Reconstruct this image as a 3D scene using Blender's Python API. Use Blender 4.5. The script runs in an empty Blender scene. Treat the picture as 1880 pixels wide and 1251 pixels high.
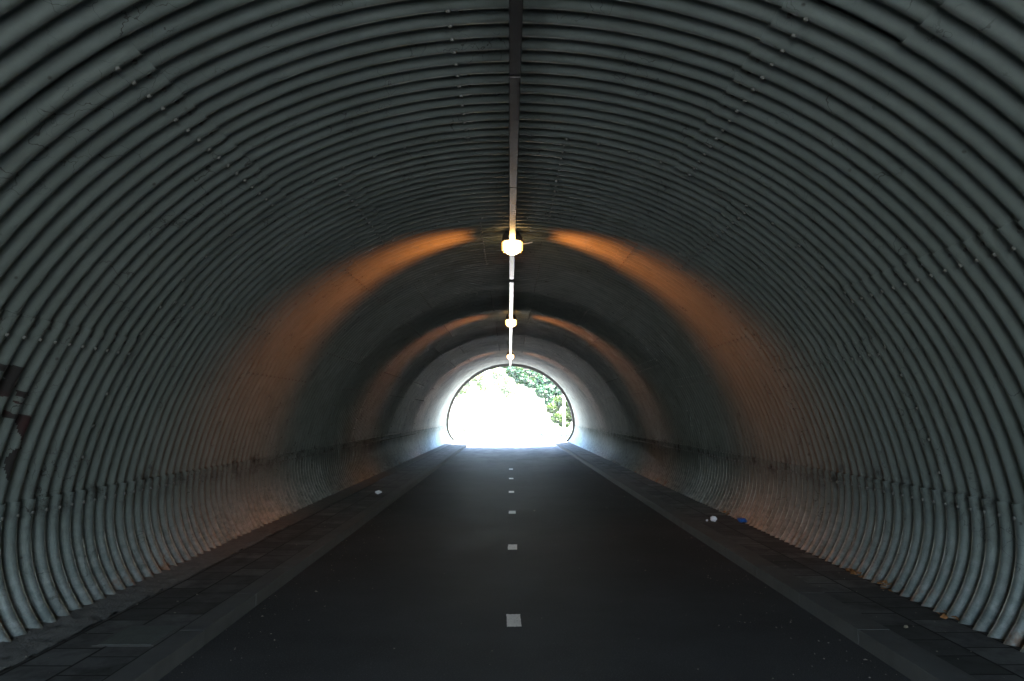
import bpy, bmesh, math, random
import numpy as np
from mathutils import Vector, Matrix, noise
R_ = math.radians
random.seed(7); rng = np.random.default_rng(7)
scene = bpy.context.scene
col = scene.collection

# ------------------------------------------------------------------ camera
F_PX, IMG_W = 1360.0, 1880.0
PITCH = math.atan((761 - 625.5) / F_PX)
YAW = math.atan(4.5 / F_PX)
cam_d = bpy.data.cameras.new('camera')
cam_d.sensor_width = 36.0
cam_d.lens = 36.0 * F_PX / IMG_W
cam_d.clip_start = 0.05
cam_d.clip_end = 3000
cam = bpy.data.objects.new('camera', cam_d)
cam.location = (0, 0, 1.5)
cam.rotation_euler = (math.pi / 2 + PITCH, 0, -YAW)
col.objects.link(cam)
scene.camera = cam

# ------------------------------------------------------------------ sky, sun, exposure
SUN_EL, SUN_AZ = R_(62), R_(145)          # azimuth clockwise from +Y (straight ahead)
world = bpy.data.worlds.new('World')
scene.world = world
world.use_nodes = True
wn = world.node_tree
bg = wn.nodes['Background']
sky = wn.nodes.new('ShaderNodeTexSky')
sky.sky_type = 'NISHITA'
sky.sun_disc = False
sky.sun_elevation = SUN_EL
sky.sun_rotation = SUN_AZ
sky.air_density = 1.0
sky.dust_density = 1.2
sky.ozone_density = 1.0
wn.links.new(sky.outputs[0], bg.inputs[0])
bg.inputs[1].default_value = 0.12

sd = bpy.data.lights.new('sun', 'SUN')
sd.energy = 5.0
sd.angle = R_(0.5)
sd.color = (1.0, 0.95, 0.87)
sun = bpy.data.objects.new('sun', sd)
to_sun = Vector((math.sin(SUN_AZ) * math.cos(SUN_EL), math.cos(SUN_AZ) * math.cos(SUN_EL), math.sin(SUN_EL)))
sun.rotation_euler = (-to_sun).to_track_quat('-Z', 'Y').to_euler()
sun.location = (0, 0, 60)
col.objects.link(sun)

scene.view_settings.view_transform = 'Standard'
scene.view_settings.look = 'None'
scene.view_settings.exposure = 5.1
scene.view_settings.gamma = 1.0
cy = scene.cycles
cy.use_denoising = True
cy.use_guiding = True
cy.use_surface_guiding = True
cy.use_volume_guiding = False
cy.guiding_training_samples = 128
cy.surface_guiding_probability = 0.75
cy.max_bounces = 12
cy.diffuse_bounces = 8
cy.glossy_bounces = 5
cy.sample_clamp_indirect = 6.0
cy.caustics_reflective = False
cy.caustics_refractive = False


# ------------------------------------------------------------------ helpers
def tag(o, label=None, cat=None, group=None, kind=None):
    if label: o['label'] = label
    if cat: o['category'] = cat
    if group: o['group'] = group
    if kind: o['kind'] = kind
    return o


def empty(name, loc=(0, 0, 0)):
    o = bpy.data.objects.new(name, None)
    o.location = loc
    o.empty_display_size = 0.2
    col.objects.link(o)
    return o


def mesh_obj(name, verts, faces, mat, parent=None, smooth=False, loc=None):
    me = bpy.data.meshes.new(name)
    me.from_pydata([tuple(v) for v in verts], [], [tuple(f) for f in faces])
    me.update()
    if smooth:
        me.polygons.foreach_set('use_smooth', [True] * len(me.polygons))
    o = bpy.data.objects.new(name, me)
    if mat: me.materials.append(mat)
    col.objects.link(o)
    if parent: o.parent = parent
    if loc is not None: o.location = loc
    return o


def bm_obj(name, bm, mat, parent=None, smooth=False, loc=None):
    me = bpy.data.meshes.new(name)
    bm.to_mesh(me)
    bm.free()
    if smooth:
        me.polygons.foreach_set('use_smooth', [True] * len(me.polygons))
    o = bpy.data.objects.new(name, me)
    if mat: me.materials.append(mat)
    col.objects.link(o)
    if parent: o.parent = parent
    if loc is not None: o.location = loc
    return o


def add_box(bm, x0, x1, y0, y1, z0, z1, bevel=0.0):
    r = bmesh.ops.create_cube(bm, size=1.0)
    vs = r['verts']
    bmesh.ops.scale(bm, vec=(x1 - x0, y1 - y0, z1 - z0), verts=vs)
    bmesh.ops.translate(bm, vec=((x0 + x1) / 2, (y0 + y1) / 2, (z0 + z1) / 2), verts=vs)
    if bevel > 0:
        es = list({e for v in vs for e in v.link_edges})
        bmesh.ops.bevel(bm, geom=es, offset=bevel, segments=2, affect='EDGES', profile=0.5)


def add_tube(bm, a, b, r0, r1, n=8):
    a, b = Vector(a), Vector(b)
    d = b - a
    q = d.to_track_quat('Z', 'Y').to_matrix().to_4x4()
    m = Matrix.Translation((a + b) / 2) @ q
    bmesh.ops.create_cone(bm, cap_ends=True, segments=n, radius1=r0, radius2=r1, depth=d.length, matrix=m)


def add_lathe(bm, prof, n=24, cx=0, cy_=0, sy=1.0):
    rings = []
    for r, z in prof:
        rings.append([bm.verts.new((cx + r * math.cos(2 * math.pi * k / n), cy_ + sy * r * math.sin(2 * math.pi * k / n), z)) for k in range(n)])
    for a, b in zip(rings, rings[1:]):
        for k in range(n):
            bm.faces.new((a[k], a[(k + 1) % n], b[(k + 1) % n], b[k]))
    bm.faces.new(rings[0][::-1])
    bm.faces.new(rings[-1])


# ------------------------------------------------------------------ materials
class NT:
    """small wrapper that makes node graphs short to write"""
    def __init__(s, name):
        s.m = bpy.data.materials.new(name)
        s.m.use_nodes = True
        s.t = s.m.node_tree
        s.b = s.t.nodes['Principled BSDF']

    def n(s, kind, **kw):
        nd = s.t.nodes.new(kind)
        for k, v in kw.items():
            if k.startswith('i_'):
                nd.inputs[k[2:].replace('_', ' ')].default_value = v
            else:
                setattr(nd, k, v)
        return nd

    def l(s, a, b):
        s.t.links.new(a, b)

    def set(s, **kw):
        for k, v in kw.items():
            s.b.inputs[k.replace('_', ' ')].default_value = v

    def coord(s, scale=(1, 1, 1)):
        tc = s.n('ShaderNodeTexCoord')
        mp = s.n('ShaderNodeMapping')
        mp.inputs['Scale'].default_value = scale
        s.l(tc.outputs['Object'], mp.inputs['Vector'])
        return mp.outputs[0]

    def noise(s, vec, scale, detail=4, rough=0.55, dist=0.0):
        nd = s.n('ShaderNodeTexNoise')
        nd.inputs['Scale'].default_value = scale
        nd.inputs['Detail'].default_value = detail
        nd.inputs['Roughness'].default_value = rough
        nd.inputs['Distortion'].default_value = dist
        s.l(vec, nd.inputs['Vector'])
        return nd.outputs[0]

    def ramp(s, fac, stops):
        nd = s.n('ShaderNodeValToRGB')
        el = nd.color_ramp.elements
        while len(el) < len(stops): el.new(0.5)
        for e, (p, c) in zip(el, stops):
            e.position = p
            e.color = (*c, 1) if len(c) == 3 else c
        s.l(fac, nd.inputs[0])
        return nd.outputs[0]

    def step(s, v, a, b):
        nd = s.n('ShaderNodeMapRange')
        nd.clamp = True
        nd.inputs[1].default_value = a
        nd.inputs[2].default_value = b
        s.l(v, nd.inputs[0])
        return nd.outputs[0]

    def math(s, op, a, b=None):
        nd = s.n('ShaderNodeMath', operation=op)
        for i, v in enumerate((a, b)):
            if v is None: continue
            if isinstance(v, (int, float)): nd.inputs[i].default_value = v
            else: s.l(v, nd.inputs[i])
        return nd.outputs[0]

    def mix(s, fac, a, b, blend='MIX'):
        nd = s.n('ShaderNodeMix', data_type='RGBA', blend_type=blend)
        for sock, v in ((nd.inputs[0], fac), (nd.inputs[6], a), (nd.inputs[7], b)):
            if isinstance(v, (int, float)): sock.default_value = v
            elif isinstance(v, tuple): sock.default_value = (*v, 1)
            else: s.l(v, sock)
        return nd.outputs[2]

    def bump(s, h, strength=0.3, dist=0.01):
        nd = s.n('ShaderNodeBump')
        nd.inputs['Strength'].default_value = strength
        nd.inputs['Distance'].default_value = dist
        s.l(h, nd.inputs['Height'])
        s.l(nd.outputs[0], s.b.inputs['Normal'])


def flat_mat(name, c, rough=0.6, metal=0.0, var=0.15, scale=8.0, bump=0.0):
    m = NT(name)
    v = m.coord()
    nz = m.noise(v, scale, 5, 0.6)
    m.l(m.mix(nz, tuple(x * (1 - var) for x in c), tuple(min(1, x * (1 + var)) for x in c)), m.b.inputs['Base Color'])
    m.set(Roughness=rough, Metallic=metal)
    if rough >= 0.8: m.b.inputs['Specular IOR Level'].default_value = 0.15
    if bump: m.bump(m.noise(v, scale * 4, 4), bump, 0.01)
    return m.m


METAL = 0.5


def steel_material(name, haunch=False):
    m = NT(name)
    v = m.coord()
    big = m.noise(v, 0.55, 4, 0.6, 0.3)
    mid = m.noise(v, 3.5, 5, 0.65)
    fine = m.noise(v, 42, 3, 0.7)
    c = m.mix(m.step(big, 0.35, 0.68), (0.140, 0.175, 0.170), (0.192, 0.230, 0.225))
    c = m.mix(m.step(mid, 0.42, 0.72), c, (0.120, 0.148, 0.142))
    c = m.mix(m.math('MULTIPLY', fine, 0.35), c, (0.105, 0.128, 0.122))
    # soot smears running round the ribs
    sm = m.noise(m.coord((0.9, 9.0, 0.9)), 1.6, 4, 0.6)
    c = m.mix(m.math('MULTIPLY', m.step(sm, 0.56, 0.75), 0.45), c, (0.075, 0.08, 0.07))
    # thin cobweb and scratch lines, only here and there
    for sc, seed in ((2.3, 0.0), (5.1, 7.3)):
        off = m.n('ShaderNodeVectorMath', operation='ADD')
        m.l(v, off.inputs[0]); off.inputs[1].default_value = (seed, seed, seed)
        wob = m.n('ShaderNodeTexNoise'); wob.inputs['Scale'].default_value = 2.2; wob.inputs['Detail'].default_value = 5
        m.l(off.outputs[0], wob.inputs['Vector'])
        ad = m.n('ShaderNodeVectorMath', operation='MULTIPLY_ADD')
        m.l(wob.outputs['Color'], ad.inputs[0]); ad.inputs[1].default_value = (0.9, 0.9, 0.9); m.l(off.outputs[0], ad.inputs[2])
        vo = m.n('ShaderNodeTexVoronoi', feature='DISTANCE_TO_EDGE'); vo.inputs['Scale'].default_value = sc
        m.l(ad.outputs[0], vo.inputs['Vector'])
        ln = m.step(vo.outputs['Distance'], 0.012, 0.004)
        patch = m.step(m.noise(off.outputs[0], 1.7, 3, 0.6), 0.55, 0.62)
        c = m.mix(m.math('MULTIPLY', m.math('MULTIPLY', ln, patch), 0.8), c, (0.03, 0.03, 0.027))
    # dark specks
    vo = m.n('ShaderNodeTexVoronoi', feature='F1'); vo.inputs['Scale'].default_value = 7.0
    m.l(v, vo.inputs['Vector'])
    sp = m.step(vo.outputs['Distance'], 0.10, 0.05)
    sp = m.math('MULTIPLY', sp, m.step(mid, 0.5, 0.56))
    c = m.mix(m.math('MULTIPLY', sp, 0.85), c, (0.04, 0.04, 0.035))
    if haunch:
        # lime and splash deposits towards the foot, broken up by noise
        sx = m.n('ShaderNodeSeparateXYZ'); m.l(v, sx.inputs[0])
        h = m.step(sx.outputs['Z'], 0.75, 0.12)
        n2 = m.noise(m.coord((1, 0.35, 1)), 13, 6, 0.75)
        k = m.math('MULTIPLY', m.math('MULTIPLY', m.step(n2, 0.40, 0.70), h), 0.8)
        c = m.mix(k, c, (0.36, 0.38, 0.37))
        n3 = m.noise(v, 9, 5, 0.7)
        c = m.mix(m.math('MULTIPLY', m.step(n3, 0.5, 0.75), 0.35), c, (0.06, 0.06, 0.05))
        rs = m.noise(v, 2.1, 5, 0.7)
        k = m.math('MULTIPLY', m.step(rs, 0.60, 0.68), m.step(sx.outputs['Z'], 0.28, 0.12))
        c = m.mix(m.math('MULTIPLY', k, 0.8), c, (0.22, 0.09, 0.03))
    # grime caught on the ledge of the long lap above each foot
    sz = m.n('ShaderNodeSeparateXYZ'); m.l(v, sz.inputs[0])
    up = m.math('MULTIPLY', m.step(sz.outputs['Z'], 0.70, 0.84), m.step(sz.outputs['Z'], 1.06, 0.93))
    gr = m.step(m.noise(m.coord((1, 0.5, 0.8)), 5.5, 5, 0.75), 0.50, 0.66)
    c = m.mix(m.math('MULTIPLY', m.math('MULTIPLY', up, gr), 0.85), c, (0.022, 0.021, 0.017))
    m.l(c, m.b.inputs['Base Color'])
    m.l(m.math('ADD', m.math('MULTIPLY', mid, 0.25), 0.38), m.b.inputs['Roughness'])
    m.set(Metallic=0.75 if haunch else METAL)
    m.b.inputs['Specular IOR Level'].default_value = 0.5
    m.bump(m.math('ADD', m.math('MULTIPLY', fine, 0.4), mid), 0.12, 0.01)
    return m.m


M_steel = steel_material('galvanised_steel')
M_haunch = steel_material('stained_steel', True)
M_bolt = flat_mat('bolt_zinc', (0.075, 0.08, 0.077), 0.75, 0.0)
M_collar = flat_mat('collar_concrete', (0.05, 0.05, 0.048), 0.8, 0, 0.25, 6, 0.3)
M_duct = flat_mat('duct_enamel', (0.030, 0.031, 0.034), 0.24, 0.0, 0.25, 3)
M_clip = flat_mat('clip_black', (0.02, 0.02, 0.02), 0.6)
M_housing = flat_mat('lamp_housing', (0.06, 0.055, 0.05), 0.5, 0.2)
M_graf = NT('graffiti_paint')
_v = M_graf.coord()
M_graf.l(M_graf.ramp(M_graf.noise(_v, 2.2, 2), [(0.46, (0.012, 0.011, 0.011)), (0.62, (0.04, 0.008, 0.009))]), M_graf.b.inputs['Base Color'])
M_graf.set(Roughness=0.5)
M_graf = M_graf.m


def asphalt():
    m = NT('asphalt')
    v = m.coord()
    g = m.noise(v, 95, 3, 0.7)
    b = m.noise(v, 0.9, 5, 0.6)
    c = m.mix(m.step(b, 0.35, 0.7), (0.050, 0.050, 0.048), (0.070, 0.070, 0.068))
    c = m.mix(m.step(g, 0.56, 0.72), c, (0.13, 0.13, 0.127))
    # light spill from the exit, painted as paler asphalt broken up by noise
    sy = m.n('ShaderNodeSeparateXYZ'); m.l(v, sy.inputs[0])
    spill = m.math('MULTIPLY', m.step(sy.outputs['Y'], 19.0, 31.0), m.step(m.noise(m.coord((1, 0.35, 1)), 1.4, 6, 0.7), 0.15, 0.75))
    c = m.mix(spill, c, (0.30, 0.30, 0.29))
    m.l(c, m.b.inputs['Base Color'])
    m.l(m.math('ADD', m.math('MULTIPLY', b, 0.2), 0.58), m.b.inputs['Roughness'])
    m.b.inputs['Specular IOR Level'].default_value = 0.008
    m.bump(m.math('ADD', g, m.math('MULTIPLY', m.noise(v, 300, 2), 0.5)), 0.5, 0.006)
    return m.m


def paving():
    m = NT('paving_slabs')
    tc = m.n('ShaderNodeTexCoord'); mp = m.n('ShaderNodeMapping')
    mp.inputs['Rotation'].default_value = (0, 0, 0)
    m.l(tc.outputs['Object'], mp.inputs['Vector'])
    br = m.n('ShaderNodeTexBrick')
    br.offset = 0.5; br.squash = 1.0
    br.inputs['Scale'].default_value = 1.0
    br.inputs['Brick Width'].default_value = 0.31
    br.inputs['Row Height'].default_value = 0.30
    br.inputs['Mortar Size'].default_value = 0.009
    br.inputs['Mortar Smooth'].default_value = 0.2
    br.inputs['Color1'].default_value = (0.125, 0.126, 0.12, 1)
    br.inputs['Color2'].default_value = (0.05, 0.051, 0.048, 1)
    br.inputs['Mortar'].default_value = (0.008, 0.008, 0.007, 1)
    m.l(mp.outputs[0], br.inputs['Vector'])
    nz = m.noise(mp.outputs[0], 5, 5, 0.65)
    c = m.mix(m.step(nz, 0.4, 0.75), br.outputs['Color'], (0.028, 0.028, 0.025))
    m.l(c, m.b.inputs['Base Color'])
    m.set(Roughness=0.8)
    m.b.inputs['Specular IOR Level'].default_value = 0.15
    inv = m.math('SUBTRACT', 1.0, br.outputs['Fac'])
    m.bump(m.math('ADD', inv, m.math('MULTIPLY', m.noise(mp.outputs[0], 60, 3), 0.12)), 0.6, 0.01)
    return m.m


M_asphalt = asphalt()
M_paving = paving()
M_kerb = flat_mat('kerb_concrete', (0.09, 0.09, 0.084), 0.85, 0, 0.3, 4, 0.3)
M_mortar = flat_mat('rough_mortar', (0.15, 0.15, 0.138), 0.9, 0, 0.5, 14, 0.9)
M_cover = flat_mat('cover_iron', (0.10, 0.11, 0.10), 0.8, 0.3, 0.3, 10, 0.4)
M_mark = NT('marking_paint')
_v = M_mark.coord()
_w = M_mark.noise(_v, 55, 4, 0.7)
_w2 = M_mark.noise(_v, 9, 4, 0.7)
M_mark.l(M_mark.mix(M_mark.math('MULTIPLY', M_mark.step(_w, 0.5, 0.7), 0.6), M_mark.mix(_w2, (0.85, 0.84, 0.80), (0.62, 0.60, 0.57)), (0.30, 0.29, 0.28)), M_mark.b.inputs['Base Color'])
M_mark.set(Roughness=0.55)
M_mark = M_mark.m


def grass_mat():
    m = NT('grass')
    v = m.coord()
    c = m.mix(m.noise(v, 0.4, 5, 0.6), (0.026, 0.044, 0.0035), (0.040, 0.054, 0.005))
    c = m.mix(m.step(m.noise(v, 14, 4, 0.7), 0.4, 0.7), c, (0.03, 0.05, 0.011))
    m.l(c, m.b.inputs['Base Color'])
    m.set(Roughness=0.8)
    m.bump(m.noise(v, 30, 4, 0.7), 0.8, 0.05)
    return m.m


M_grass = grass_mat()


def leaf_mat(name, ca, cb, trans=0.45):
    m = NT(name)
    t = m.t
    oi = m.n('ShaderNodeNewGeometry')
    c = m.mix(oi.outputs['Random Per Island'], ca, cb)
    c = m.mix(m.math('MULTIPLY', m.noise(m.coord(), 0.9, 3), 0.5), c, tuple(x * 0.6 for x in ca))
    m.l(c, m.b.inputs['Base Color'])
    m.set(Roughness=0.45)
    tr = m.n('ShaderNodeBsdfTranslucent')
    m.l(m.mix(0.5, c, (0.10, 0.16, 0.02)), tr.inputs['Color'])
    mx = m.n('ShaderNodeMixShader'); mx.inputs[0].default_value = trans
    m.l(m.b.outputs[0], mx.inputs[1]); m.l(tr.outputs[0], mx.inputs[2])
    m.l(mx.outputs[0], t.nodes['Material Output'].inputs['Surface'])
    return m.m


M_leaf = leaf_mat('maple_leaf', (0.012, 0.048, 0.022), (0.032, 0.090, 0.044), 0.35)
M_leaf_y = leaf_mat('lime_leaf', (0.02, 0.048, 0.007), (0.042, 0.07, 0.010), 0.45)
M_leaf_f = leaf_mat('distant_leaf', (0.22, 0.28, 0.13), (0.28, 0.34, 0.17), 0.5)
M_bark = flat_mat('bark', (0.10, 0.085, 0.07), 0.9, 0, 0.35, 12, 0.6)
M_post = flat_mat('pale_post_wood', (0.68, 0.66, 0.62), 0.7, 0, 0.2, 8)

# ------------------------------------------------------------------ tunnel section (x, z) as a function of an angle
RC, ZC = 3.33, 0.38
T0 = R_(8.8)
HR = 1.03
HX, HZ = RC * math.cos(T0), ZC + RC * math.sin(T0)
HCX, HCZ = HX - HR * math.cos(T0), HZ - HR * math.sin(T0)
PITCH_RIB, DEPTH = 0.1524, 0.0190
RING0, RING_L = 3.262, 16 * 0.1524
FOOT_A = math.asin((-0.06 - HCZ) / HR)


def sec_upper(th, off=0.0):
    return (RC + off) * math.cos(th), ZC + (RC + off) * math.sin(th)


def sec_haunch(a, side, off=0.0):
    return side * (HCX + (HR + off) * math.cos(a)), HCZ + (HR + off) * math.sin(a)


def end_D(x, z):            # skewed, sloping cut at the far mouth
    return 39.9 - 2.1 * max(z, 0) - 0.2 * x


MOUTH = 6.0                 # how far behind the camera the crown of the near mouth is


def start_D(x, z):
    return -MOUTH


def rib(D):
    return DEPTH * math.cos(2 * math.pi * (D - RING0) / PITCH_RIB)


def shell_grid(name, stations, Ds, mat, parent, rim_first=False, rim_last=False, clip_far=True, clip_near=False, amp=1.0):
    """stations: list of (fx, offset) ; fx(off) -> (x, z).  Ds: axial samples. A thin sheet with rims on its free edges."""
    ns, nd = len(stations), len(Ds)
    V, Fc, clipped = [], [], np.zeros((ns, nd), int)
    for i, (fn, off) in enumerate(stations):
        x0, z0 = fn(0.0)
        de = end_D(x0, z0) if clip_far else 1e9
        ds = start_D(x0, z0) if clip_near else -1e9
        for j, D in enumerate(Ds):
            DD = D
            if D > de: DD = de; clipped[i, j] = 1
            if D < ds: DD = ds; clipped[i, j] = -1
            x, z = fn(off + rib(DD) * amp)
            V.append((x, DD, z))
    for i in range(ns - 1):
        for j in range(nd - 1):
            c = (clipped[i, j], clipped[i, j + 1], clipped[i + 1, j], clipped[i + 1, j + 1])
            if all(k == 1 for k in c) or all(k == -1 for k in c): continue
            Fc.append((i * nd + j, i * nd + j + 1, (i + 1) * nd + j + 1, (i + 1) * nd + j))
    for flag, i in ((rim_first, 0), (rim_last, ns - 1)):
        if not flag: continue
        base = len(V)
        fn, off = stations[i]
        for j, D in enumerate(Ds):
            DD = V[i * nd + j][1]
            x, z = fn(off + rib(DD) * amp + 0.006)
            V.append((x, DD, z))
        for j in range(nd - 1):
            if clipped[i, j] and clipped[i, j + 1]: continue
            Fc.append((i * nd + j, i * nd + j + 1, base + j + 1, base + j))
    if not Fc: return None
    o = mesh_obj(name, V, Fc, mat, parent, smooth=True)
    bm = bmesh.new(); bm.from_mesh(o.data)
    bmesh.ops.delete(bm, geom=[v for v in bm.verts if not v.link_faces], context='VERTS')
    bmesh.ops.dissolve_degenerate(bm, dist=1e-5, edges=bm.edges)
    for e in bm.edges:
        if len(e.link_faces) == 2 and e.calc_face_angle(0) > 0.9: e.smooth = False
    bm.to_mesh(o.data); bm.free()
    return o


SEAMS = ([39.2, 67.0, 93.6, 121.7, 149.2], [31.0, 57.6, 84.6, 112.6, 140.5])
LAP = 3.1


def plates_of(k):
    s = SEAMS[k % 2]
    ang = [8.8] + s + [171.2]
    out = []
    for i in range(6):
        a, b = ang[i], ang[i + 1]
        out.append((a, b))
    return out


def upper_stations(a, b, ring_off):
    """a<b degrees. The lower end of every plate tucks behind its neighbour, the upper end laps over the next one."""
    mid = (a + b) / 2
    left = mid > 90
    lo, hi = a, b
    crown = a < 92 and b > 92
    # extend under the neighbouring plate where this one is the covered one
    if left:                       # upper end is a ; lower end is b
        hi2 = b + (LAP if b < 171 else 0.4)      # lower end tucked behind
        lo2 = a
        covered_end, cover_end = hi2, lo2
    else:
        lo2 = a - (LAP if a > 9 else 0.4)
        hi2 = b
        covered_end, cover_end = lo2, hi2
    n = max(6, int((hi2 - lo2) / 2.6))
    st = []
    for i in range(n + 1):
        t = lo2 + (hi2 - lo2) * i / n
        w = abs(t - covered_end) / (hi2 - lo2)    # 0 at the covered end, 1 at the lapping end
        off = ring_off + 0.005 - 0.014 * w
        st.append((lambda o, tt=R_(t): sec_upper(tt, o), off))
    return st, (not left), left   # rims: first / last


tunnel = empty('corrugated_tunnel', (0, 0, 0))
tag(tunnel, 'arched bicycle tunnel of bolted grey corrugated steel plates', 'tunnel')

RINGS = 16
bolt_pos = []       # (point, inward normal)


def put_bolt_upper(th, D, off):
    x, z = sec_upper(th, off + rib(D))
    bolt_pos.append((Vector((x, D, z)), Vector((-math.cos(th), 0, -math.sin(th)))))


def axial(D0, D1, seg):
    n = max(2, int(round((D1 - D0) / PITCH_RIB * seg)))
    return [D0 + (D1 - D0) * i / n for i in range(n + 1)]


for k in range(-1, RINGS):
    D0, D1 = RING0 + k * RING_L, RING0 + (k + 1) * RING_L
    if D0 > 40: break
    ring_off = 0.0 if k % 2 == 0 else 0.005
    lap = PITCH_RIB * 0.2 if k % 2 == 0 else 0.05
    Ds = axial(D0 - (lap if k > -1 else 0.02), D1 + lap, 14)
    for (a, b) in plates_of(k):
        st, r0, r1 = upper_stations(a, b, ring_off)
        if all(D0 > end_D(*sec_upper(R_(t))) for t in (a, b, (a + b) / 2)): continue
        shell_grid('steel_plate', st, Ds, M_steel, tunnel, True, True)
    for s in SEAMS[k % 2]:
        for q in range(16):
            D = D0 + (q + 0.5) * PITCH_RIB
            if D > end_D(*sec_upper(R_(s))) - 0.1: continue
            dth = -1 if s <= 92 else 1
            put_bolt_upper(R_(s + dth * 2.2), D, ring_off - 0.011)
            if random.random() < 0.55: put_bolt_upper(R_(s + dth * 1.0), D + PITCH_RIB * 0.5, ring_off - 0.010)
    # bolts round the ring joint
    step = 4.4
    t = 12.0
    while t < 170 and k > 0:
        D = D0 + PITCH_RIB * (-0.40 if k % 2 == 0 else -0.42)
        if D < end_D(*sec_upper(R_(t))) - 0.1:
            put_bolt_upper(R_(t + random.uniform(-.2, .2)), D, -0.004)
        t += step
# the haunch plates at both feet, each several rings long
for side in (1, -1):
    for q in range(4):
        D0 = RING0 + q * 4 * RING_L
        D1 = min(D0 + 4 * RING_L, 40.6)
        st = []
        n = 16
        a1 = T0 + R_(2.2)          # laps a little over the wall plate
        for i in range(n + 1):
            a = FOOT_A + (a1 - FOOT_A) * i / n
            off = -0.012 if i > n - 4 else -0.012 + 0.006 * (1 - i / n)
            st.append((lambda o, aa=a, s=side: sec_haunch(aa, s, o), off))
        shell_grid('haunch_plate', st, axial(D0, D1 + 0.03, 14), M_haunch, tunnel, False, True, amp=1.35)
    D = RING0 + 0.5 * PITCH_RIB
    while D < 38.2:
        th = R_(8.8 + 1.2) if side > 0 else R_(171.2 - 1.2)
        x, z = sec_haunch(T0 - R_(3.0), side, -0.014 + rib(D))
        bolt_pos.append((Vector((x, D, z)), Vector((-side, 0, 0))))
        D += PITCH_RIB
# the stretch behind the viewpoint, one piece down to the near mouth
st = []
for i in range(61):
    t = 8.8 + (171.2 - 8.8) * i / 60
    st.append((lambda o, tt=R_(t): sec_upper(tt, o), 0.012))
shell_grid('rear_shell', st, axial(-MOUTH, RING0 - RING_L + 0.03, 8), M_steel, tunnel, False, False, False, True)
for side in (1, -1):
    st = []
    for i in range(15):
        a = FOOT_A + (T0 + R_(2) - FOOT_A) * i / 14
        st.append((lambda o, aa=a, s=side: sec_haunch(aa, s, o), -0.008))
    shell_grid('rear_haunch', st, axial(-MOUTH, RING0, 8), M_haunch, tunnel, False, True, False, True)


# collar round the far mouth
def mouth_outline(off, n=72):
    pts = []
    for i in range(19):
        a = FOOT_A + (T0 - FOOT_A) * i / 18
        pts.append(sec_haunch(a, 1, off))
    for i in range(1, n):
        pts.append(sec_upper(T0 + (math.pi - 2 * T0) * i / n, off))
    for i in range(19):
        a = T0 + (FOOT_A - T0) * i / 18
        pts.append(sec_haunch(a, -1, off))
    return pts


def collar(name, inner, outer, d0, d1, Dfn, mat, parent):
    pi, po = mouth_outline(inner), mouth_outline(outer)
    n = len(pi)
    V, Fc = [], []
    for (x, z), (X, Z) in zip(pi, po):
        D = Dfn(x, z)
        DO = Dfn(X, Z)
        V += [(x, D + d0, z), (x, D + d1, z), (X, DO + d1, Z), (X, DO + d0, Z)]
    for i in range(n - 1):
        for e in range(4):
            a, b = i * 4 + e, i * 4 + (e + 1) % 4
            Fc.append((a, b, b + 4, a + 4))
    Fc += [(0, 1, 2, 3), tuple((n - 1) * 4 + e for e in (3, 2, 1, 0))]
    return mesh_obj(name, V, Fc, mat, parent)


collar('end_collar', -0.115, 0.42, 0.0, 0.24, end_D, M_collar, tunnel)
collar('end_collar', -0.045, 0.42, -0.24, 0.0, start_D, M_collar, tunnel)

# bolts: the nearest hundred as parts, the rest as one part
def bolt_bm(bm, p, nrm, s=1.0):
    q = nrm.to_track_quat('Z', 'Y').to_matrix().to_4x4()
    m = Matrix.Translation(p + nrm * 0.007 * s) @ q @ Matrix.Rotation(random.uniform(0, 1), 4, 'Z')
    bmesh.ops.create_cone(bm, cap_ends=True, segments=6, radius1=0.012 * s, radius2=0.0105 * s, depth=0.013 * s, matrix=m)


bolt_pos = [b for b in bolt_pos if b[0].y > 3.3]
def seen_key(b):
    p = b[0]
    d = p.y * math.cos(PITCH) + (p.z - 1.5) * math.sin(PITCH)
    u = (p.z - 1.5) * math.cos(PITCH) - p.y * math.sin(PITCH)
    inside = abs(p.x / d) < 0.69 and abs(u / d) < 0.46
    return (0 if inside else 1, p.y)


bolt_pos.sort(key=seen_key)
proto = None
for p, nrm in bolt_pos[:96]:
    if proto is None:
        bm = bmesh.new(); bolt_bm(bm, Vector((0, 0, 0)), Vector((0, 0, 1)))
        proto = o = bm_obj('bolt', bm, M_bolt, tunnel)
    else:
        o = proto.copy(); col.objects.link(o); o.parent = tunnel
    o.location = p
    o.rotation_euler = nrm.to_track_quat('Z', 'Y').to_euler()
bm = bmesh.new()
for p, nrm in bolt_pos[96:]:
    if p.y < 26: bolt_bm(bm, p, nrm)
tag(bm_obj('bolt', bm, M_bolt, tunnel), kind='stuff')

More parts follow.
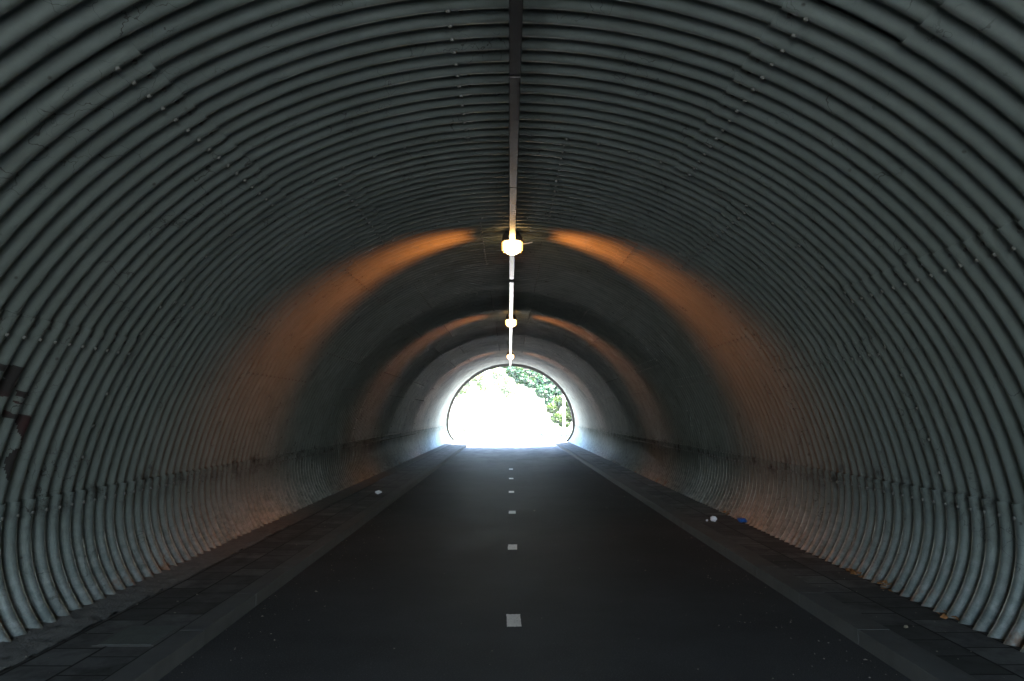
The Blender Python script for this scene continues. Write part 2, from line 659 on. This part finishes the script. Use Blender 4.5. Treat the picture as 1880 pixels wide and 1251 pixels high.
# graffiti on the left wall: paint following the ribs, 2 mm proud
GRAF = [  # outlines in (axial D, angle in degrees on the arch)
    [(4.2, 154.74), (4.415, 154.63), (4.463, 154.95), (4.597, 154.79), (4.612, 155.37), (4.587, 156.06), (4.582, 156.59), (4.608, 156.44), (4.633, 157.08), (4.601, 158.01), (4.363, 158.93), (4.279, 156.69), (4.492, 156.41), (4.465, 155.47), (4.23, 155.47)],
    [(4.648, 157.59), (4.785, 157.71), (4.8, 158.25), (4.675, 158.3)],
    [(4.662, 158.79), (4.773, 158.86), (4.779, 159.02), (4.669, 159.0)],
    [(4.616, 160.45), (4.64, 159.94), (4.704, 160.26), (4.865, 160.45), (4.92, 162.21), (4.934, 163.54), (4.907, 163.79), (4.858, 163.63), (4.814, 161.9), (4.764, 160.74), (4.646, 160.73)],
    [(4.941, 163.95), (4.932, 164.6), (4.878, 165.46), (4.881, 166.63), (4.924, 167.46), (4.923, 168.1), (4.881, 168.16), (4.849, 167.73), (4.811, 166.41), (4.807, 165.26), (4.844, 164.27)],
]


def inpoly(x, y, P):
    c = False
    for (x1, y1), (x2, y2) in zip(P, P[1:] + P[:1]):
        if (y1 > y) != (y2 > y) and x < (x2 - x1) * (y - y1) / (y2 - y1) + x1: c = not c
    return c


V, Fc, idx = [], [], {}
dD, dT = 0.010, 0.09
gD = [4.10 + i * dD for i in range(110)]; gT = [153 + i * dT for i in range(195)]
def gv(i, j):
    if (i, j) not in idx:
        D, t = gD[i], gT[j]
        off = 0.004 - 0.014 * abs(t - 152.3) / 30.6 - 0.002 if t < 149.2 else 0.005 - 0.014 * abs(171.6 - t) / 22.4 - 0.003
        x, z = sec_upper(R_(t), off + rib(D))
        idx[(i, j)] = len(V); V.append((x, D, z))
    return idx[(i, j)]
for i in range(109):
    for j in range(194):
        cxx, cyy = gD[i] + dD / 2, gT[j] + dT / 2
        w = 0.02 * noise.noise((cxx * 9, cyy * 2, 0))
        if any(inpoly(cxx + w, cyy + w * 6, P) for P in GRAF):
            Fc.append((gv(i, j), gv(i, j + 1), gv(i + 1, j + 1), gv(i + 1, j)))
mesh_obj('graffiti', V, Fc, M_graf, tunnel, smooth=True)['label'] = 'dark red and black sprayed graffiti on the left wall'

# ------------------------------------------------------------------ embankment over the tunnel
TOP = 5.4
pi = mouth_outline(0.16)
V, Fc = [], []
far_in, near_in, far_out, near_out = [], [], [], []
BW = 45.0
for x, z in pi:
    z = max(z, -0.06)
    far_in.append(len(V)); V.append((x, end_D(x, z) + 0.02, z))
    near_in.append(len(V)); V.append((x, start_D(x, z) - 0.02, z))
    # project outwards on the rectangle
    dx, dz = x, z - 0.3
    s = min(BW / abs(dx) if abs(dx) > 1e-6 else 1e9, (TOP - 0.3) / dz if dz > 1e-6 else 1e9, )
    if dz < 0: s = min(s, 0.4 / -dz * 1.0) if False else BW / abs(dx)
    X, Z = dx * s, max(0.3 + dz * s, -0.06)
    far_out.append(len(V)); V.append((X, end_D(0, Z), Z))
    near_out.append(len(V)); V.append((X, start_D(0, Z), Z))
# corner stations
n = len(pi)
for i in range(n - 1):
    Fc.append((far_in[i], near_in[i], near_in[i + 1], far_in[i + 1]))
    Fc.append((far_in[i], far_in[i + 1], far_out[i + 1], far_out[i]))
    Fc.append((near_in[i], near_out[i], near_out[i + 1], near_in[i + 1]))
    Fc.append((far_out[i], far_out[i + 1], near_out[i + 1], near_out[i]))
emb = mesh_obj('embankment', V, Fc, M_grass)
tag(emb, 'grassy earth embankment over the tunnel', 'embankment', kind='structure')

# ------------------------------------------------------------------ ground, road, pavements
def sheet(name, x0, x1, y0, y1, z, mat, nx=1, ny=1):
    V = [(x0 + (x1 - x0) * i / nx, y0 + (y1 - y0) * j / ny, z) for j in range(ny + 1) for i in range(nx + 1)]
    Fc = [(j * (nx + 1) + i, j * (nx + 1) + i + 1, (j + 1) * (nx + 1) + i + 1, (j + 1) * (nx + 1) + i) for j in range(ny) for i in range(nx)]
    return mesh_obj(name, V, Fc, mat)


tag(sheet('bounce_sheet', -15, 15, -60, -MOUTH - 0.3, -0.006, flat_mat('pale_bounce', (0.74, 0.77, 0.76), 0.8, 0, 0.1, 3)), 'added pale bounce ground, unseen before the near mouth', 'bounce_sheet', kind='structure')  # unseen pale ground, added to bounce sunlight onto the tunnel ceiling
tag(sheet('brick_path', -2.3, 2.6, 39.5, 140, 0.005, flat_mat('pale_brick', (0.20, 0.19, 0.175), 0.85, 0, 0.2, 5)), 'pale sunlit path leading away from the exit', 'path', kind='structure')
tag(sheet('ground', -900, 900, -900, 900, -0.03, M_grass), 'short grass verge and field outside the tunnel', 'ground', kind='structure')
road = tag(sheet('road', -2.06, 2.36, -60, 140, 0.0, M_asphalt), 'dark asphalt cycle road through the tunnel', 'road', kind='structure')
mark_me = None
for i in range(-2, 6):
    yc = 5.585 + i * 3.0
    bm = bmesh.new()
    w, h = 0.052, 0.165
    vs = []
    N = 9
    ring = []
    for a, b in ((( -w, -h), (w, -h)), ((w, -h), (w, h)), ((w, h), (-w, h)), ((-w, h), (-w, -h))):
        for q in range(N):
            t = q / N
            ring.append((a[0] + (b[0] - a[0]) * t + random.uniform(-.0022, .0022), a[1] + (b[1] - a[1]) * t + random.uniform(-.006, .006)))
    vt = [bm.verts.new((x, y, 0.004)) for x, y in ring]
    bm.faces.new(vt)
    o = bm_obj('road_marking', bm, M_mark, road, loc=(0.036 + random.uniform(-.006, .006), yc, 0))
    o.rotation_euler = (0, 0, random.uniform(-.02, .02))


def kerb(name, xa, xb, face, label):
    """row of kerb stones; face = x of the road side"""
    bm = bmesh.new()
    y = -40.0
    q = 0
    while y < 75:
        L = 0.995
        jx = random.uniform(-.0015, .0015)
        jz = random.uniform(-.0012, .0012)
        add_box(bm, xa + jx, xb + jx, y + 0.004, y + L, -0.05, 0.1, 0.004)
        y += 1.0
    return tag(bm_obj(name, bm, M_kerb), label, 'kerb', kind='structure')


kerb('kerb', -2.15, -1.99, -1.99, 'pale concrete kerb stones along the left side of the road')
kerb('kerb', 2.28, 2.49, 2.28, 'pale concrete kerb stones along the right side of the road')
for (nm, x0, x1, lab) in (('left_pavement', -2.79, -2.156, 'narrow slab pavement left of the road'), ('right_pavement', 2.496, 3.35, 'narrow slab pavement right of the road')):
    # rows of slabs run along the tunnel, so lay the texture on its side
    o = sheet(nm, 0, 115, 0, x1 - x0, 0.094, M_paving)
    o.rotation_euler = (0, 0, math.pi / 2)
    o.location = (x1, -40, 0)
    tag(o, lab, 'pavement', kind='structure')
# rough mortar strip against the left wall
V, Fc = [], []
nx, ny = 10, 900
for j in range(ny + 1):
    for i in range(nx + 1):
        x = -2.795 + 0.008 - (0.50) * i / nx
        y = -12 + 54 * j / ny
        V.append((x + (0.012 * noise.noise((y * 3, 0, 1)) if i == 0 else 0), y, 0.098 + 0.03 * i / nx + 0.016 * noise.noise((x * 16, y * 12, 0)) + 0.006 * noise.noise((x * 50, y * 40, 3))))
for j in range(ny):
    for i in range(nx):
        a = j * (nx + 1) + i
        Fc.append((a, a + nx + 1, a + nx + 2, a + 1))
tag(mesh_obj('mortar_strip', V, Fc, M_mortar, smooth=True), 'rough mortar strip at the foot of the left wall', 'mortar strip', kind='structure')

# access cover in the left pavement
cov = empty('access_cover', (-2.36, 4.91, 0.0938))
tag(cov, 'small rectangular access cover set in the left pavement', 'access cover')
bm = bmesh.new(); add_box(bm, -0.165, 0.165, -0.20, 0.20, -0.02, 0.003, 0.0015)
bm_obj('lid', bm, M_cover, cov)
bm = bmesh.new()
for x0, x1, y0, y1 in ((-0.19, -0.168, -0.225, 0.225), (0.168, 0.19, -0.225, 0.225), (-0.168, 0.168, -0.225, -0.203), (-0.168, 0.168, 0.203, 0.225)):
    add_box(bm, x0, x1, y0, y1, -0.02, 0.0022)
bm_obj('frame', bm, M_kerb, cov)

# ------------------------------------------------------------------ cable duct along the crown
LAMPS = (8.80, 16.25, 26.0)
DUCT_X = 0.032
duct = empty('cable_duct', (DUCT_X, 4, 3.6))
tag(duct, 'grey metal cable duct running along the crown of the tunnel', 'cable duct')
cuts = [-4.0, 1.4, 4.33, 6.55, 8.62, None, 9.02, 11.15, None, 11.38, 13.3, 14.7, 16.05, None, 16.45, 17.95, 19.8, 21.0, 23.0, 25.8, None, 26.2, 28.5, 31.4]
prev = None
for c in cuts:
    if c is None: prev = None; continue
    if prev is not None:
        bm = bmesh.new()
        add_box(bm, -0.036, 0.036, prev + 0.008 - 4, c - 0.008 - 4, -0.055, 0.07, 0.006)
        o = bm_obj('duct_cover', bm, M_duct, duct)
        o.location.z = random.uniform(-.003, .003)
    prev = c
for y in (4.33, 6.55, 11.265, 13.3, 14.7, 17.95, 19.8, 21.0, 23.0):
    bm = bmesh.new()
    wide = 0.12 if y == 11.265 else 0.02
    add_box(bm, -0.030, 0.030, y - wide - 4, y + wide - 4, -0.040, 0.075, 0.003)
    bm_obj('clip', bm, M_clip, duct)

# ------------------------------------------------------------------ lamps
def emit_mat(name, c, s):
    m = NT(name)
    v = m.coord()
    m.set(Base_Color=(0.8, 0.7, 0.5, 1), Roughness=0.3)
    m.b.inputs['Emission Color'].default_value = (*c, 1)
    m.b.inputs['Emission Strength'].default_value = s
    return m.m


M_bowl = emit_mat('lamp_bowl_glow', (1.0, 0.60, 0.24), 0.8)
M_side = emit_mat('lamp_side_glow', (1.0, 0.42, 0.05), 0.11)


def make_lamp(y, power, label):
    root = empty('tunnel_lamp', (DUCT_X, y, 3.53))
    tag(root, label, 'lamp', 'lamps along the crown')
    # housing: a shallow skirted hood
    bm = bmesh.new()
    add_lathe(bm, [(0.05, 0.155), (0.09, 0.15), (0.115, 0.11), (0.128, 0.045), (0.122, 0.042), (0.02, 0.05)], 28)
    bm_obj('housing', bm, M_housing, root, smooth=False)
    bm = bmesh.new()
    for s in (-1, 1):
        add_box(bm, s * 0.07 - 0.012, s * 0.07 + 0.012, -0.015, 0.015, 0.12, 0.17, 0.002)
    bm_obj('bracket', bm, M_clip, root)
    # bowl
    bm = bmesh.new()
    add_lathe(bm, [(0.100, 0.040), (0.101, -0.02), (0.092, -0.06), (0.070, -0.093), (0.035, -0.110), (0.005, -0.113)], 28)
    bowl = bm_obj('glass_bowl', bm, M_bowl, root, smooth=True)
    # prismatic side refractors
    for s in (-1, 1):
        bm = bmesh.new()
        add_box(bm, s * 0.114 - 0.011, s * 0.114 + 0.011, -0.05, 0.05, -0.055, 0.036, 0.004)
        bm_obj('side_refractor', bm, M_side, root)
        bm = bmesh.new()
        add_tube(bm, (s * 0.096, 0, -0.062), (s * 0.096, 0, -0.088), 0.012, 0.008, 8)
        bm_obj('screw_cap', bm, M_side, root)
    # the light thrown sideways by the refractors
    ld = bpy.data.lights.new('lamp_light', 'POINT')
    ld.energy = power
    ld.color = (1.0, 0.25, 0.04)
    ld.shadow_soft_size = 0.02
    ld.use_nodes = True
    t = ld.node_tree
    em = t.nodes['Emission']
    tc = t.nodes.new('ShaderNodeTexCoord')
    sx = t.nodes.new('ShaderNodeSeparateXYZ')
    t.links.new(tc.outputs['Normal'], sx.inputs[0])
    ab = t.nodes.new('ShaderNodeMath'); ab.operation = 'ABSOLUTE'
    t.links.new(sx.outputs['Y'], ab.inputs[0])
    mr = t.nodes.new('ShaderNodeMapRange'); mr.interpolation_type = 'SMOOTHSTEP'
    mr.inputs[1].default_value = 0.60; mr.inputs[2].default_value = 0.10
    t.links.new(ab.outputs[0], mr.inputs[0])
    # little of it goes straight down
    md = t.nodes.new('ShaderNodeMapRange'); md.interpolation_type = 'SMOOTHSTEP'
    md.inputs[1].default_value = -0.90; md.inputs[2].default_value = -0.12
    md.inputs[3].default_value = 0.004; md.inputs[4].default_value = 1.0
    t.links.new(sx.outputs['Z'], md.inputs[0])
    # and the hood cuts off what would go steeply up
    mu = t.nodes.new('ShaderNodeMapRange'); mu.interpolation_type = 'SMOOTHSTEP'
    mu.inputs[1].default_value = 0.56; mu.inputs[2].default_value = 0.10
    t.links.new(sx.outputs['Z'], mu.inputs[0])
    m0 = t.nodes.new('ShaderNodeMath'); m0.operation = 'MULTIPLY'
    t.links.new(md.outputs[0], m0.inputs[0]); t.links.new(mu.outputs[0], m0.inputs[1])
    mm = t.nodes.new('ShaderNodeMath'); mm.operation = 'MULTIPLY'
    t.links.new(mr.outputs[0], mm.inputs[0]); t.links.new(m0.outputs[0], mm.inputs[1])
    t.links.new(mm.outputs[0], em.inputs['Strength'])
    lo = bpy.data.objects.new('lamp_light', ld)
    lo.location = (0, 0, -0.15)
    lo.parent = root
    col.objects.link(lo)
    return root


l1 = make_lamp(LAMPS[0], 16, 'nearest and largest glowing lamp on the crown, a cable stub on its right')
bm = bmesh.new()
add_tube(bm, (0.125, 0, 0.02), (0.19, 0.0, 0.028), 0.006, 0.005, 6)
add_tube(bm, (0.19, 0.0, 0.028), (0.245, 0.01, 0.045), 0.005, 0.004, 6)
bm_obj('cable_stub', bm, M_post, l1)
make_lamp(LAMPS[1], 7.5, 'glowing lamp halfway down the crown, between the nearest and farthest lamps')
make_lamp(LAMPS[2], 8, 'farthest lamp, dark hood above a small glowing bowl close over the exit')


# ------------------------------------------------------------------ litter
def crumple(name, size, mat, loc, label, cat, seed, flat=0.6, group=None):
    bm = bmesh.new()
    bmesh.ops.create_icosphere(bm, subdivisions=3, radius=1.0)
    for v in bm.verts:
        p = v.co.copy()
        k = 1 + 0.45 * noise.noise(p * 1.7 + Vector((seed, 0, 0))) + 0.25 * noise.noise(p * 4.1 + Vector((0, seed, 0)))
        v.co = Vector((p.x * size[0] * k, p.y * size[1] * k, p.z * size[2] * k))
    zmin = min(v.co.z for v in bm.verts)
    for v in bm.verts: v.co.z -= zmin
    o = bm_obj(name, bm, mat, loc=loc)
    o.rotation_euler = (0, 0, seed)
    return tag(o, label, cat, group)


M_paper = flat_mat('paper_white', (0.55, 0.57, 0.62), 0.7, 0, 0.1, 30)
M_blue = flat_mat('blue_plastic', (0.010, 0.075, 0.29), 0.45, 0, 0.3, 30)
M_dry = flat_mat('dry_leaf', (0.17, 0.075, 0.022), 0.7, 0, 0.5, 30)
M_scrap = flat_mat('pale_scrap', (0.22, 0.20, 0.15), 0.7, 0, 0.3, 30)
crumple('paper_ball', (0.042, 0.038, 0.032), M_paper, (2.69, 9.94, 0.096), 'white crumpled paper lying on the right pavement', 'litter', 1.3)
crumple('paper_scrap', (0.016, 0.015, 0.012), M_paper, (2.60, 9.93, 0.096), 'tiny white scrap just left of the crumpled paper', 'litter', 4.3)
crumple('plastic_wrapper', (0.075, 0.035, 0.03), M_blue, (3.02, 9.80, 0.096), 'blue plastic wrapper against the foot of the right wall', 'litter', 2.1)
crumple('drink_can', (0.06, 0.03, 0.03), M_paper, (-2.32, 13.32, 0.096), 'flattened white can on the left pavement', 'litter', 0.7)
crumple('paper_scrap', (0.013, 0.018, 0.008), M_scrap, (2.62, 5.05, 0.096), 'lone white scrap nearest on the right pavement', 'litter', 5.9)


def leaf_clump(loc, n, seed, label):
    r = random.Random(seed)
    V, Fc = [], []
    for q in range(n):
        cxp = Vector((r.uniform(-.05, .05), r.uniform(-.09, .09), r.uniform(0.0, .05)))
        a, s = r.uniform(0, 6.28), r.uniform(.018, .034)
        nrm = Vector((r.uniform(-.7, .7), r.uniform(-.7, .7), 1)).normalized()
        u = nrm.orthogonal().normalized(); w = nrm.cross(u)
        b = len(V)
        for i in range(7):
            ang = a + i / 7 * 6.283
            rr = s * (1.0 if i % 2 else .6) * (1.5 if i == 0 else 1)
            p = cxp + u * rr * math.cos(ang) + w * rr * math.sin(ang)
            V.append((p.x, p.y, max(p.z, 0.002)))
        V.append((cxp.x, cxp.y, cxp.z + .008))
        for i in range(7): Fc.append((b + i, b + (i + 1) % 7, b + 7))
    o = mesh_obj('leaf_clump', V, Fc, M_dry, loc=loc)
    tag(o, label, 'dry leaves', 'dry leaves along the right wall')


leaf_clump((3.04, 6.66, 0.096), 14, 1, 'largest clump of brown dry leaves along the right wall foot')
leaf_clump((3.04, 6.10, 0.096), 8, 2, 'small brown leaf clump at the right wall foot, just nearer than the largest clump')
leaf_clump((3.02, 5.25, 0.096), 7, 3, 'nearest thin clump of brown leaves at the right wall foot')
leaf_clump((3.06, 10.55, 0.096), 12, 4, 'brown leaves at the right wall foot just beyond the blue wrapper')

# grit and leaf crumbs on the road edges
V, Fc = [], []
def bit(x, y, z, s):
    b = len(V)
    a = random.uniform(0, 6.28)
    for i in range(4):
        rr = s * random.uniform(.5, 1.2)
        V.append((x + rr * math.cos(a + i * 1.57), y + rr * math.sin(a + i * 1.57), z + random.uniform(0, s * .5)))
    V.append((x, y, z + s * .8))
    for i in range(4): Fc.append((b + i, b + (i + 1) % 4, b + 4))
for q in range(900):
    y = 3.2 + 33 * random.random() ** 1.6
    k = random.random()
    if k < .42: x = -1.97 + abs(random.gauss(0, .28))
    elif k < .84: x = 2.26 - abs(random.gauss(0, .38))
    else: x = random.uniform(-1.9, 2.2)
    bit(x, y, 0.003, random.uniform(.003, .009) * (1 if random.random() < .93 else 2))
for q in range(260):
    y = 3.2 + 33 * random.random() ** 1.5
    x = random.choice((random.uniform(-3.0, -2.2), random.uniform(2.5, 3.05)))
    bit(x, y, 0.105 if x > 0 else 0.118, random.uniform(.003, .010))
tag(mesh_obj('grit', V, Fc, M_scrap), 'pale grit and crumbs scattered along the road edges', 'grit', kind='stuff')

# ------------------------------------------------------------------ outside the far mouth
def leaf_cloud(name, clumps, n, size, mat, parent, seed, droop=0.5):
    r = np.random.default_rng(seed)
    C = np.array([c[:3] for c in clumps]); Rr = np.array([c[3] for c in clumps])
    w = Rr ** 2; w /= w.sum()
    k = r.choice(len(C), n, p=w)
    d = r.normal(size=(n, 3)); d /= np.linalg.norm(d, axis=1)[:, None]
    rad = (r.random(n) ** 0.45)[:, None] * Rr[k][:, None]
    P = C[k] + d * rad * np.array([1, 1, .72])
    nr = d * 0.6 + r.normal(size=(n, 3)) * .5 + np.array([0, 0, .75]); nr /= np.linalg.norm(nr, axis=1)[:, None]
    a = np.cross(nr, r.normal(size=(n, 3))); a /= np.linalg.norm(a, axis=1)[:, None]
    b = np.cross(nr, a)
    s = size * (0.6 + 0.8 * r.random(n))[:, None]
    shape = [(0, -1), (.55, -.45), (.95, .1), (.35, .35), (0, 1.1), (-.35, .35), (-.95, .1), (-.55, -.45)]
    V = np.empty((n, 8, 3))
    for i, (u, v) in enumerate(shape):
        V[:, i] = P + a * s * u * .55 + b * s * v * .55 + nr * s * (.12 * abs(u))
    Fc = (np.arange(n * 8).reshape(n, 8)).tolist()
    return mesh_obj(name, V.reshape(-1, 3), Fc, mat, parent)


def tree(name, base, trunk_h, trunk_r, limbs, clumps, n, size, mat, label, seed, cat='tree', group=None):
    root = empty(name, base)
    tag(root, label, cat, group)
    bm = bmesh.new()
    p = Vector((0, 0, -0.05)); rr = trunk_r
    rd = random.Random(seed)
    for q in range(5):
        nx = Vector((rd.uniform(-.08, .08) * trunk_h * .3, rd.uniform(-.08, .08) * trunk_h * .3, trunk_h * (q + 1) / 5))
        add_tube(bm, p, nx, rr, rr * .86, 10); p = nx; rr *= .86
    for c in clumps[:limbs]:
        e = Vector(c[:3])
        m1 = p.lerp(e, .5) + Vector((0, 0, .15 * (e - p).length))
        add_tube(bm, p, m1, rr * .6, rr * .35, 7); add_tube(bm, m1, e, rr * .35, rr * .1, 6)
    bm_obj('trunk', bm, M_bark, root, smooth=True)
    leaf_cloud('crown', clumps, n, size, mat, root, seed)
    return root


def rnd_clumps(seed, n, cx, cy_, cz, sx, sy, sz, r0, r1):
    r = random.Random(seed)
    out = []
    for i in range(n):
        while True:
            u = Vector((r.uniform(-1, 1), r.uniform(-1, 1), r.uniform(-1, 1)))
            if u.length < 1: break
        out.append((cx + u.x * sx, cy_ + u.y * sy, cz + u.z * sz, r.uniform(r0, r1)))
    return out


# big maple to the right, its boughs reaching over the verge
tree('maple_tree', (7.0, 52, 0), 3.0, 0.28, 9,
     [(-7.3, -.6, 5.0, .5), (-6.7, -1, 4.5, .6), (-6.2, -.8, 4.0, .55), (-5.5, -.4, 3.7, .6), (-5.6, 0, 4.6, .9), (-4.6, -.6, 3.1, .7), (-4.7, 0, 4.0, .9), (-4.0, -.5, 2.3, .6), (-3.7, 0, 3.4, .9),
      (-2.8, -.4, 2.6, .8), (-2.7, .3, 3.8, 1.0), (-1.8, .3, 3.0, 1.1), (-4.2, .3, 5.1, 1.0), (-2.6, .2, 5.0, 1.1), (-1, 0, 4.4, 1.3), (0, 0, 5.8, 1.7)] + rnd_clumps(5, 12, -1.5, .5, 6.0, 4.5, 2.0, 1.5, .6, 1.1),
     52000, 0.19, M_leaf, 'big leafy green tree reaching over the right side of the tunnel exit', 11)
tree('lime_tree', (4.6, 50, 0), 0.8, 0.06, 5,
     [(-1.7, 0, 1.9, .5), (-1.4, -.2, 1.25, .5), (-1.0, 0, 2.4, .6), (-.6, .2, 1.4, .6), (0, 0, 2.0, .7), (-.9, 0, .9, .4)] + rnd_clumps(8, 5, -.7, 0, 1.6, .9, .5, .8, .3, .45),
     12000, 0.12, M_leaf_y, 'yellow green bushy sapling below the big tree, behind the thick pale post', 12)
# paler trees across the field on the left
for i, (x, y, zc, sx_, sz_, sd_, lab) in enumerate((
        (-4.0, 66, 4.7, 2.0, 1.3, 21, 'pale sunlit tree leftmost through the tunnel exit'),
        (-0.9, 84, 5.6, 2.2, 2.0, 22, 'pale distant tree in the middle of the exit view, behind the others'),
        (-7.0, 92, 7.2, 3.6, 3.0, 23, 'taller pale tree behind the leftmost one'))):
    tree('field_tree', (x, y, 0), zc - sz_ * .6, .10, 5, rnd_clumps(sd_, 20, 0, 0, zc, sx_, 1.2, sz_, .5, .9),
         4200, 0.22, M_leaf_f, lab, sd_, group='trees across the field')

def post(name, x, y, h, r, label, mat, cat, tilt=0.0, cap=True):
    root = empty(name, (x, y, -0.03))
    root.rotation_euler = (0, tilt, 0)
    tag(root, label, cat)
    bm = bmesh.new()
    add_tube(bm, (0, 0, -.2), (0, 0, h), r, r * .9, 12)
    bm_obj('shaft', bm, mat, root, smooth=False)
    bm = bmesh.new()
    add_lathe(bm, [(r * 1.15, h - .01), (r * 1.15, h + .03), (r * .4, h + .07)], 12)
    bm_obj('cap', bm, mat, root)


post('wooden_post', 3.45, 47, 3.35, 0.075, 'thick pale post on the right verge beyond the exit', M_post, 'post', -0.012)
post('thin_pole', 1.88, 50, 2.6, 0.03, 'thin grey pole left of the thick pale post', M_bark, 'pole')


# ------------------------------------------------------------------ thin haze volume added to lift the blacks
HAZE = 0.0006
if HAZE > 0:
    bm = bmesh.new()
    add_box(bm, -950, 950, -950, 950, -1.03, 26.0)
    hm = bpy.data.materials.new('haze_air')
    hm.use_nodes = True
    ht = hm.node_tree
    ht.nodes.clear()
    ho = ht.nodes.new('ShaderNodeOutputMaterial')
    hv = ht.nodes.new('ShaderNodeVolumePrincipled')
    hv.inputs['Color'].default_value = (0.86, 0.93, 0.95, 1)
    hv.inputs['Density'].default_value = HAZE
    ht.links.new(hv.outputs[0], ho.inputs['Volume'])
    tag(bm_obj('haze', bm, hm), 'thin pale haze added to lift the dark tones', 'haze', kind='stuff')
